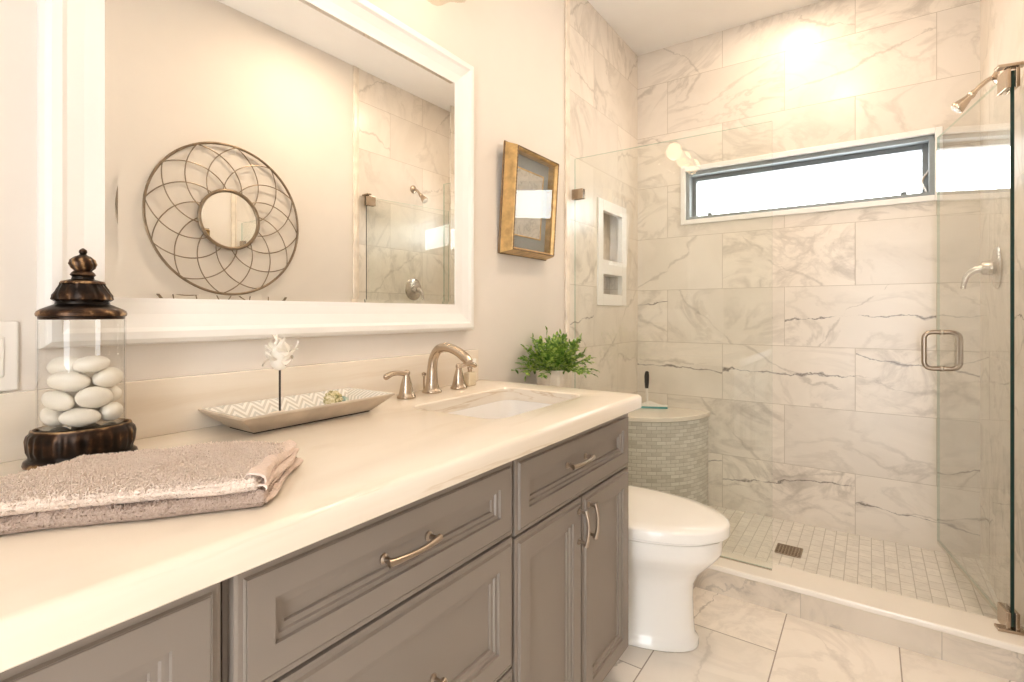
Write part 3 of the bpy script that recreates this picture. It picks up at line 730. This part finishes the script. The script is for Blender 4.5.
# flower ornament standing in the tray
FX, FY = .640, -.122
fl = thing('flower_ornament', 'white paper-like flower on a thin dark stem standing in the tray', 'ornament', (FX, FY, ZT + .011))
b = B()
for k in range(7):
    a = 2 * PI * k / 7; sphere(b, (FX - .006 + .026 * math.cos(a), FY - .004 + .014 * math.sin(a), ZT + .019), .014, 1.3, .9, .55, 14, 8, Matrix.Rotation(a, 3, 'Z'))
sphere(b, (FX - .004, FY, ZT + .021), .024, 1.2, .75, .42)
obj('base', b, M['sand'], fl, True, 'rough beige base')
b = B(); tube(b, [(FX, FY, ZT + .022), (FX, FY, ZT + .122)], .0023, 10); obj('stem', b, M['dark_wood'], fl, True)
b = B(); random.seed(5)
for k in range(20):
    a = 2.4 * k; el = -.30 + 1.75 * k / 20
    d = Vector((math.cos(a) * math.cos(el), math.sin(a) * math.cos(el), math.sin(el)))
    side = d.cross(Vector((0, 0, 1))).normalized(); upv = side.cross(d).normalized()
    L = random.uniform(.028, .042) * (1.35 if el > .5 else 1); wd = random.uniform(.008, .013)
    rings = []
    for i in range(9):
        t = i / 8; wv = wd * math.sin(PI * min(.97, t * .9 + .08)) * (1 - .2 * t)
        c_ = Vector((FX, FY, ZT + .150)) + d * (L * t) + upv * (.013 * math.sin(t * 3.4 + k)) + side * (.010 * math.sin(t * 4 + 2 * k))
        curlv = upv * (.004 * math.cos(t * 6 + k))
        rings.append([c_ + side * wv + curlv, c_ + upv * .0016, c_ - side * wv + curlv, c_ - upv * .0012])
    loft(b, rings)
sphere(b, (FX, FY, ZT + .148), .022, 1, .9, 1.25)
obj('petals', b, M['flower'], fl, True)

# shell ball in the tray
b = B(); SX_, SY2 = .790, -.105
vs = sphere(b, (0, 0, 0), .021, u=48, v=24)
for v in b.verts:
    a = math.atan2(v.co.z, v.co.x); v.co *= 1 + .10 * math.cos(11 * a + v.co.y * 60) ; v.co.y *= 1.15
bmesh.ops.translate(b, vec=(SX_, SY2, ZT + .033), verts=b.verts)
n = N('striped_shell'); o = n.obj(); 
M['shell'] = n.pbr(n.ramp(n.noise(o, 90, 3, 0.6, 1.5), [(0.35, (0.20, 0.20, 0.07)), (0.5, (0.62, 0.53, 0.28)), (0.62, (0.78, 0.72, 0.52))]), .6)
o = obj('shell_ball', b, M['shell'], None, True); tag(o, 'ribbed olive and cream shell ball lying in the tray', 'ornament')
at_base(o, (SX_, SY2, ZT + .012))
b = B(); 
vs = sphere(b, (0, 0, 0), .016, u=32, v=16)
for v in b.verts: v.co *= 1 + .07 * math.cos(7 * math.atan2(v.co.y, v.co.x)); v.co.z *= .7
n = N('teal_shell'); o = n.obj(); M['shell2'] = n.pbr(n.ramp(n.noise(o, 70, 3), [(0.4, (0.30, 0.42, 0.38)), (0.6, (0.70, 0.70, 0.58))]), .5)
bmesh.ops.translate(b, vec=(SX_ + .036, SY2 - .012 + .024, ZT + .024), verts=b.verts)
o = obj('shell', b, M['shell2'], None, True); tag(o, 'small pale teal shell touching the ribbed ball in the tray', 'ornament'); at_base(o, (SX_ + .036, SY2 + .012, ZT + .012))

# perfume bottle behind the faucet
PBX, PBY = 1.352, -.078
pb = thing('perfume_bottle', 'small square glass bottle with a white winged stopper behind the faucet', 'bottle', (PBX, PBY, ZT))
b = B(); box(b, PBX - .019, PBX + .019, PBY - .013, PBY + .013, ZT + .0005, ZT + .047, .004, 3)
n = N('amber_bottle'); M['amber'] = n.pbr((0.86, 0.74, 0.54), .12, Transmission_Weight=.25, IOR=1.4)
obj('bottle_body', b, M['amber'], pb, True)
b = B(); lathe(b, [(.007, .047), (.0075, .056), (.009, .057), (.009, .063), (.006, .065)], 20, PBX, PBY, ZT); obj('collar', b, M['nickel'], pb, True)
b = B()
for s in (-1, 1):
    rings = []
    for i in range(8):
        t = i / 7; c_ = Vector((PBX + .010 + s * (.003 + .016 * t), PBY - .002, ZT + .066 + .034 * t - .010 * t * t)); wv = .010 * math.sin(PI * (t * .85 + .12))
        rings.append([c_ + Vector((s * wv * .6, 0, -wv)), c_ + Vector((0, -.003, 0)), c_ + Vector((-s * wv * .6, 0, wv)), c_ + Vector((0, .003, 0))])
    loft(b, rings)
sphere(b, (PBX + .006, PBY, ZT + .068), .008)
obj('stopper', b, M['flower'], pb, True)

# ---------------------------------------------------------------- toilet
TX = 1.770
to = thing('toilet', 'white toilet with an elongated bowl between the vanity and shower', 'toilet', (TX, -.40, 0))
def egg(yf, yb, hw, z, n_=56, p=2.0, bp=2.6):
    """plan outline: rounded nose at yf, squarer back at yb"""
    ym = yb + (yf - yb) * .42
    out = []
    for i in range(n_):
        a = 2 * PI * i / n_; c_, s_ = math.cos(a), math.sin(a)
        if s_ < 0: y = ym + (yf - ym) * abs(s_) ** (2 / p)
        else: y = ym + (yb - ym) * abs(s_) ** (2 / bp)
        x = hw * math.copysign(abs(c_) ** (2 / (p if s_ < 0 else bp)), c_)
        out.append((TX + x, y, z))
    return out
b = B()
loft(b, [egg(-.716, -.10, .138, 0), egg(-.722, -.10, .143, .004), egg(-.722, -.10, .143, .024), egg(-.713, -.10, .136, .031), egg(-.709, -.10, .133, .045), egg(-.705, -.10, .129, .10), egg(-.703, -.10, .127, .16), egg(-.706, -.10, .129, .21),
         egg(-.726, -.11, .141, .248), egg(-.758, -.12, .161, .282), egg(-.784, -.13, .179, .312), egg(-.796, -.13, .187, .332), egg(-.797, -.13, .188, .352), egg(-.797, -.13, .188, .362), egg(-.799, -.13, .189, .378), egg(-.792, -.135, .183, .382), egg(-.70, -.2, .12, .382)])
obj('bowl', b, M['porcelain'], to, True, angle=50)
b = B(); loft(b, [egg(-.794, -.26, .185, .3835), egg(-.794, -.26, .185, .389)]); obj('seat', b, M['porcelain'], to, True)
b = B(); loft(b, [egg(-.814, -.25, .193, .393), egg(-.820, -.246, .199, .396), egg(-.820, -.246, .199, .422), egg(-.818, -.248, .197, .428), egg(-.811, -.252, .190, .432), egg(-.76, -.27, .16, .4375), egg(-.62, -.36, .07, .4395)]); obj('toilet_lid', b, M['porcelain'], to, True, angle=50)
b = B(); loft(b, [rrect(TX, -.118, .165, .098, .035, .385), rrect(TX, -.118, .175, .102, .035, .42), rrect(TX, -.116, .188, .106, .035, .70)]); obj('tank', b, M['porcelain'], to, True)
b = B(); loft(b, [rrect(TX, -.116, .192, .110, .035, .7005), rrect(TX, -.116, .196, .112, .035, .704), rrect(TX, -.116, .196, .112, .035, .722), rrect(TX, -.116, .190, .106, .035, .728)]); obj('tank_lid', b, M['porcelain'], to, True)
b = B(); tube(b, [(TX - .15, -.222, .655), (TX - .15, -.240, .655), (TX - .145, -.244, .655), (TX - .09, -.246, .648)], [.009, .008, .006, .007], 10); obj('flush_lever', b, M['steel'], to, True)

# potted plant on the tank lid
PPX, PPY, PPZ = 1.855, -.115, .7287
pl = thing('potted_plant', 'small bushy green plant in a ribbed cream pot behind the worktop', 'plant', (PPX, PPY, PPZ))
b = B(); lathe(b, [(.055, 0), (.060, .004), (.068, .05), (.072, .125), (.074, .157), (.072, .160), (.069, .156), (.066, .142)], 96, PPX, PPY, PPZ, mod=lambda r, z, a: r * (1 + .022 * math.cos(22 * a))); obj('pot', b, M['pot'], pl, True)
b = B(); lathe(b, [(.0655, .138), (.065, .144), (.03, .148)], 32, PPX, PPY, PPZ); obj('soil', b, M['soil'], pl, True)
b = B(); random.seed(21)
def leafblade(bm, p, d, up, L, wd):
    side = d.cross(up).normalized(); nn = side.cross(d).normalized()
    r = []
    for t, wf, dp in ((0, .12, 0), (.3, .9, .0006), (.6, .85, .0003), (.85, .45, -.0012), (1, .04, -.003)):
        c_ = p + d * (L * t) + nn * dp
        r.append((c_ - side * wd * wf + nn * .0012, c_, c_ + side * wd * wf + nn * .0012))
    V = [[bm.verts.new(q) for q in row] for row in r]
    for a_, c_ in zip(V, V[1:]):
        bm.faces.new((a_[0], a_[1], c_[1], c_[0])); bm.faces.new((a_[1], a_[2], c_[2], c_[1]))
for k in range(64):
    a = 2.39996 * k; q = (k + .5) / 64
    el = math.radians(86 - 70 * q ** .8 + random.uniform(-8, 8)); L = random.uniform(.125, .175)
    d0 = Vector((math.cos(a) * math.cos(el), math.sin(a) * math.cos(el), math.sin(el)))
    p0 = Vector((PPX + .032 * math.cos(a), PPY + .032 * math.sin(a), PPZ + .148))
    droop = .050 * math.cos(el) ** 2 + .002
    pts = [p0 + d0 * (L * t) + Vector((0, 0, -droop * t * t)) for t in [i / 12 for i in range(13)]]
    pts = [p if p.y < -.012 else Vector((p.x, -.012, p.z)) for p in pts]
    tube(b, pts, lerps([.0014, .0006], 13), 4)
    for i in range(3, 13):
        t = (pts[i] - pts[i - 1]).normalized() if (pts[i] - pts[i - 1]).length > 1e-5 else d0
        sd = t.cross(Vector((0, 0, 1))); sd = sd.normalized() if sd.length > .05 else Vector((math.sin(a), -math.cos(a), 0))
        sd = (sd + Vector((random.uniform(-.5, .5), random.uniform(-.5, .5), random.uniform(-.6, .6)))).normalized()
        up = sd.cross(t).normalized()
        for s in ((-1, 1) if i < 12 else (0,)):
            dd = (t * .55 + sd * s * .85 + up * random.uniform(-.2, .4)).normalized()
            if (pts[i] + dd * .026).y > -.006: continue
            leafblade(b, pts[i], dd, up, random.uniform(.018, .026), random.uniform(.0056, .0082))
for v in b.verts: v.co.y = min(v.co.y, -.005)
obj('foliage', b, M['leaf'], pl, True, angle=180)

# ---------------------------------------------------------------- shower
# corner bench: quarter drum clad in brick mosaic under a stone slab
n = N('bench_mosaic'); o = n.obj(); s = n.sep(o)
ang = n.math('ARCTAN2', s[1], s[0])
u = n.math('DIVIDE', n.math('MULTIPLY', ang, .42), .052); v = n.math('DIVIDE', s[2], .0205)
row = n.math('FLOOR', v); u = n.math('ADD', u, n.math('MULTIPLY', n.math('FLOORED_MODULO', row, 2.0), .5)); cm = n.math('FLOOR', u)
fu = n.math('SUBTRACT', u, cm); fv = n.math('SUBTRACT', v, row)
d = n.math('MINIMUM', n.math('MULTIPLY', n.math('MINIMUM', fu, n.math('SUBTRACT', 1.0, fu)), .052), n.math('MULTIPLY', n.math('MINIMUM', fv, n.math('SUBTRACT', 1.0, fv)), .0205))
wn = n.n('ShaderNodeTexWhiteNoise', noise_dimensions='2D'); n.l(n.comb(cm, row, 0), wn.inputs['Vector'])
c = n.ramp(wn.outputs['Value'], [(0.0, (0.58, 0.555, 0.50)), (0.35, (0.72, 0.695, 0.635)), (1.0, (0.85, 0.83, 0.78))])
c = n.mix(n.math('MULTIPLY', n.noise(o, 30, 4), .35), c, (0.46, 0.44, 0.39))
c = n.mix(n.math('LESS_THAN', d, .0012), c, (0.46, 0.435, 0.385))
M['bench'] = n.pbr(c, .3, 0, n.bump(n.math('MINIMUM', n.math('DIVIDE', d, .003), 1.0), .5, .002))
be = thing('shower_bench', 'rounded corner bench clad in small brick mosaic inside the shower', 'bench', (XF, 0, .012))
def quarter(r, z, n_=32): return [(-.002, -.002, z)] + [(-.002 - r * math.cos(PI / 2 * i / n_), -.002 - r * math.sin(PI / 2 * i / n_), z) for i in range(n_ + 1)]
b = B(); loft(b, [quarter(.425, 0), quarter(.425, .515)]); obj('bench_drum', b, M['bench'], be, True, local=True)
b = B(); loft(b, [quarter(.432, .5155), quarter(.436, .518), quarter(.436, .538), quarter(.433, .541)]); obj('bench_top', b, M['slab'], be, True, 'pale stone slab', local=True)

# squeegee leaning in the corner
sq = thing('squeegee', 'squeegee with black grip and teal blade on the corner bench', 'squeegee', (2.975, -.105, .554))
SQ = Vector((2.968, -.105, .554))
dirb = Vector((.42, -.91, 0)).normalized()
b = B(); p0, p1 = SQ - dirb * .085, SQ + dirb * .118
rings = []
for i in range(13):
    t = i / 12; c_ = p0.lerp(p1, t); hh = .012 + .022 * max(0, 1 - abs(t - .5) * 3.2)
    nn = Vector((.91, .42, 0)) * .005
    rings.append([c_ - nn + Vector((0, 0, .010)), c_ + nn + Vector((0, 0, .010)), c_ + nn * .6 + Vector((.004, 0, .010 + hh)), c_ - nn * .6 + Vector((.004, 0, .010 + hh))])
loft(b, rings); obj('blade_holder', b, M['plastic'], sq)
b = B(); rings = []
for i in range(13):
    c_ = p0.lerp(p1, i / 12); nn = Vector((.91, .42, 0)) * .0065
    rings.append([c_ - nn + Vector((0, 0, .0005)), c_ + nn + Vector((0, 0, .0005)), c_ + nn + Vector((0, 0, .012)), c_ - nn + Vector((0, 0, .012))])
loft(b, rings); obj('rubber_blade', b, M['teal'], sq)
b = B(); tube(b, [SQ + Vector((.003, 0, .04)), SQ + Vector((.022, .008, .12))], [.0075, .0065], 12); obj('shaft', b, M['plastic'], sq, True)
b = B(); pts = [SQ + Vector((.020, .008, .115)), SQ + Vector((.026, .010, .15)), SQ + Vector((.033, .012, .19)), SQ + Vector((.037, .013, .212)), SQ + Vector((.038, .0135, .217))]; tube(b, pts, [.010, .0135, .0145, .011, .004], 14); obj('grip', b, M['black'], sq, True, 'black rubber grip')

# floor drain
dr = thing('shower_drain', 'square dark grated drain in the mosaic shower floor', 'drain', (2.70, -.885, .012))
b = B(); S = .052
box(b, 2.70 - S, 2.70 + S, -.885 - S, -.885 + S, .0122, .0150); obj('drain_body', b, M['frame_edge'], dr)
b = B()
for i in range(9):
    q = -S + 2 * S * i / 8
    box(b, 2.70 + q - .0022, 2.70 + q + .0022, -.885 - S, -.885 + S, .0151, .0175); box(b, 2.70 - S, 2.70 + S, -.885 + q - .0022, -.885 + q + .0022, .0151, .0170)
obj('grate', b, M['hinge'], dr)

# fixed glass panel
GX, GYE, GZT, GZB = 2.235, -.880, 1.872, .1165
fp = thing('glass_panel', 'fixed clear glass screen standing on the curb beside the toilet', 'glass panel', (GX, -.44, .115))
b = B(); box(b, GX - .005, GX + .005, GYE, -.0125, GZB, GZT)
for f in b.faces: f.material_index = 1 if abs(f.normal.x) < .5 else 0
bmesh.ops.recalc_face_normals(b, faces=b.faces)
for f in b.faces: f.material_index = 0 if abs(f.normal.x) > .5 else 1
M['edge_soft'] = glass_mat('green_edge_light', (0.62, 0.80, 0.74), 1.5)
obj('pane', b, [M['glass'], M['edge_soft']], fp)
b = B(); box(b, GX - .0125, GX - .0055, -.062, -.0125, 1.672, 1.722, .002); box(b, GX + .0055, GX + .0125, -.062, -.0125, 1.672, 1.722, .002); box(b, GX - .0125, GX + .0125, -.0124, -.0005, 1.672, 1.722, .001); obj('wall_clip', b, M['hinge'], fp, label='bronze square wall clip')
b = B(); box(b, GX - .0125, GX + .0125, -.56, -.50, .1152, .1164); box(b, GX - .012, GX - .0055, GYE, -.02, .1152, .1185); obj('bottom_seal', b, M['steel'], fp)

# glass door, open into the shower
HY = -1.562
gd = thing('glass_door', 'clear glass shower door standing open with a rounded square pull', 'shower door', (GX, HY, .13), rotz=math.radians(10.5))
DW = .675
b = B(); box(b, -.004, DW, -.005, .005, 0, 1.755)
bmesh.ops.recalc_face_normals(b, faces=b.faces)
for f in b.faces: f.material_index = 0 if abs(f.normal.y) > .5 else (1 if f.normal.x < -.5 else 2)
obj('pane', b, [M['glass'], M['edge'], M['edge_soft']], gd, local=True)
b = B()
for s in (-1, 1):
    hz = .83; hh = .078; dp = .062
    P = [(DW - .045, s * .0055, hz + hh)] + [(DW - .045, s * (dp - .028 + .028 * math.sin(PI / 2 * i / 6)), hz + hh - .028 + .028 * math.cos(PI / 2 * i / 6)) for i in range(7)] + [(DW - .045, s * (dp - .028 + .028 * math.cos(PI / 2 * i / 6)), hz - hh + .028 - .028 * math.sin(PI / 2 * i / 6)) for i in range(7)] + [(DW - .045, s * .0055, hz - hh)]
    tube(b, P, .0095, 14)
    for zz in (hz + hh, hz - hh): tube(b, [(DW - .045, s * .0052, zz), (DW - .045, s * .0085, zz)], .0125, 14)
obj('pull_handle', b, M['pull'], gd, True, 'brushed nickel back-to-back pull', local=True)
b = B(); box(b, .02, DW - .004, -.0065, .0065, -.012, .004, .002); obj('door_sweep', b, M['vinyl'], gd, local=True)
for nm, z0 in (('hinge', 1.70), ('hinge', -.0145)):
    b = B(); up = z0 > 1
    box(b, -.012, .055, .0055, .017, z0, z0 + .062, .002); box(b, -.012, .055, -.017, -.0055, z0, z0 + .062, .002)
    zb = z0 + .064 if up else z0 - .0
    box(b, -.020, .012, -.031, .040, zb, zb + .010, .002)
    obj(nm, b, M['hinge'], gd, local=True)

# shower head and valve
sh = thing('wall_shower', 'brushed nickel shower head on a bent wall arm', 'shower head', (2.69, YR, 2.03))
def discy(bm, x, z, prof, y0, segs=32):
    loft(bm, [[(x + r * math.cos(2 * PI * i / segs), y0 + h, z + r * math.sin(2 * PI * i / segs)) for i in range(segs)] for r, h in prof])
b = B(); discy(b, 2.69, 2.03, [(.030, 0), (.029, .006), (.018, .014), (.010, .018)], YR); obj('escutcheon', b, M['nickel'], sh, True)
b = B(); arm = spline([(2.69, YR + .012, 2.03), (2.69, YR + .03, 2.024), (2.69, YR + .05, 2.008), (2.69, YR + .072, 1.984)], 6); tube(b, arm, .0085, 14); obj('arm', b, M['nickel'], sh, True)
b = B(); p = Vector(arm[-1]); dv = Vector((0, .70, -.71)).normalized()
prf = [(-.006, .011), (.004, .012), (.006, .0145), (.014, .0145), (.016, .013), (.024, .0135), (.044, .019), (.060, .0235), (.070, .0245), (.074, .0225)]
tube(b, [p + dv * h for h, r in prf], [r for h, r in prf], 28); obj('spray_head', b, M['nickel'], sh, True)
b = B(); tube(b, [p + dv * .0745, p + dv * .077], [.021, .020], 28)
for i in range(10):
    a = 2 * PI * i / 10; s1 = Vector((1, 0, 0)); s2 = dv.cross(s1); q = p + dv * .077 + (s1 * math.cos(a) + s2 * math.sin(a)) * .014
    tube(b, [q, q + dv * .004], [.0032, .002], 8)
obj('spray_face', b, M['plastic'], sh, True, 'pale spray face')
va = thing('shower_valve', 'brushed nickel round shower valve with a curved lever', 'shower valve', (2.69, YR, 1.30))
b = B(); discy(b, 2.69, 1.295, [(.080, .0005), (.081, .004), (.074, .011), (.045, .016), (.030, .020), (.027, .045), (.024, .050)], YR, 48); obj('escutcheon', b, M['steel'], va, True)
b = B(); lvp = spline([(2.69, YR + .045, 1.295), (2.69, YR + .068, 1.288), (2.69, YR + .090, 1.268), (2.69, YR + .100, 1.238), (2.69, YR + .103, 1.216)], 6); tube(b, lvp, lerps([.017, .014, .011, .009, .0085], len(lvp)), 16); obj('lever', b, M['steel'], va, True)

# round wire mirror on the wall facing the vanity
AX, AZ, AR, IR = 1.360, 1.607, .388, .150
wa = thing('wire_wall_mirror', 'round openwork wire mirror with looping petals on the facing wall', 'mirror', (AX, YR, AZ))
yo = YR + .018
circ = lambda r, y, n_=96: [(AX + r * math.cos(2 * PI * i / n_), y, AZ + r * math.sin(2 * PI * i / n_)) for i in range(n_)]
b = B(); tube(b, circ(AR, yo), .0065, 10, True); obj('outer_ring', b, M['wire'], wa, True)
b = B()
for k in range(12):
    a0 = math.radians(144 + 30 * k)
    for s in (-1, 1):
        pts = []
        for i in range(25):
            t = i / 24; a = a0 + s * math.radians(50) * t; r = AR + (IR - AR) * (t + .30 * t * (1 - t) * (-1)) 
            pts.append((AX + r * math.cos(a), yo + .006 * s, AZ + r * math.sin(a)))
        tube(b, pts, .0028, 8)
obj('petal_wires', b, M['wire'], wa, True)
b = B(); tube(b, circ(IR, yo + .004), .009, 12, True)
discy(b, AX, AZ, [(IR - .01, .001), (IR - .01, .012)], YR, 64); obj('mirror_rim', b, M['wire'], wa, True)
b = B(); discy(b, AX, AZ, [(IR - .003, .016), (IR - .003, .020)], YR, 96); obj('mirror_glass', b, M['mirror'], wa)
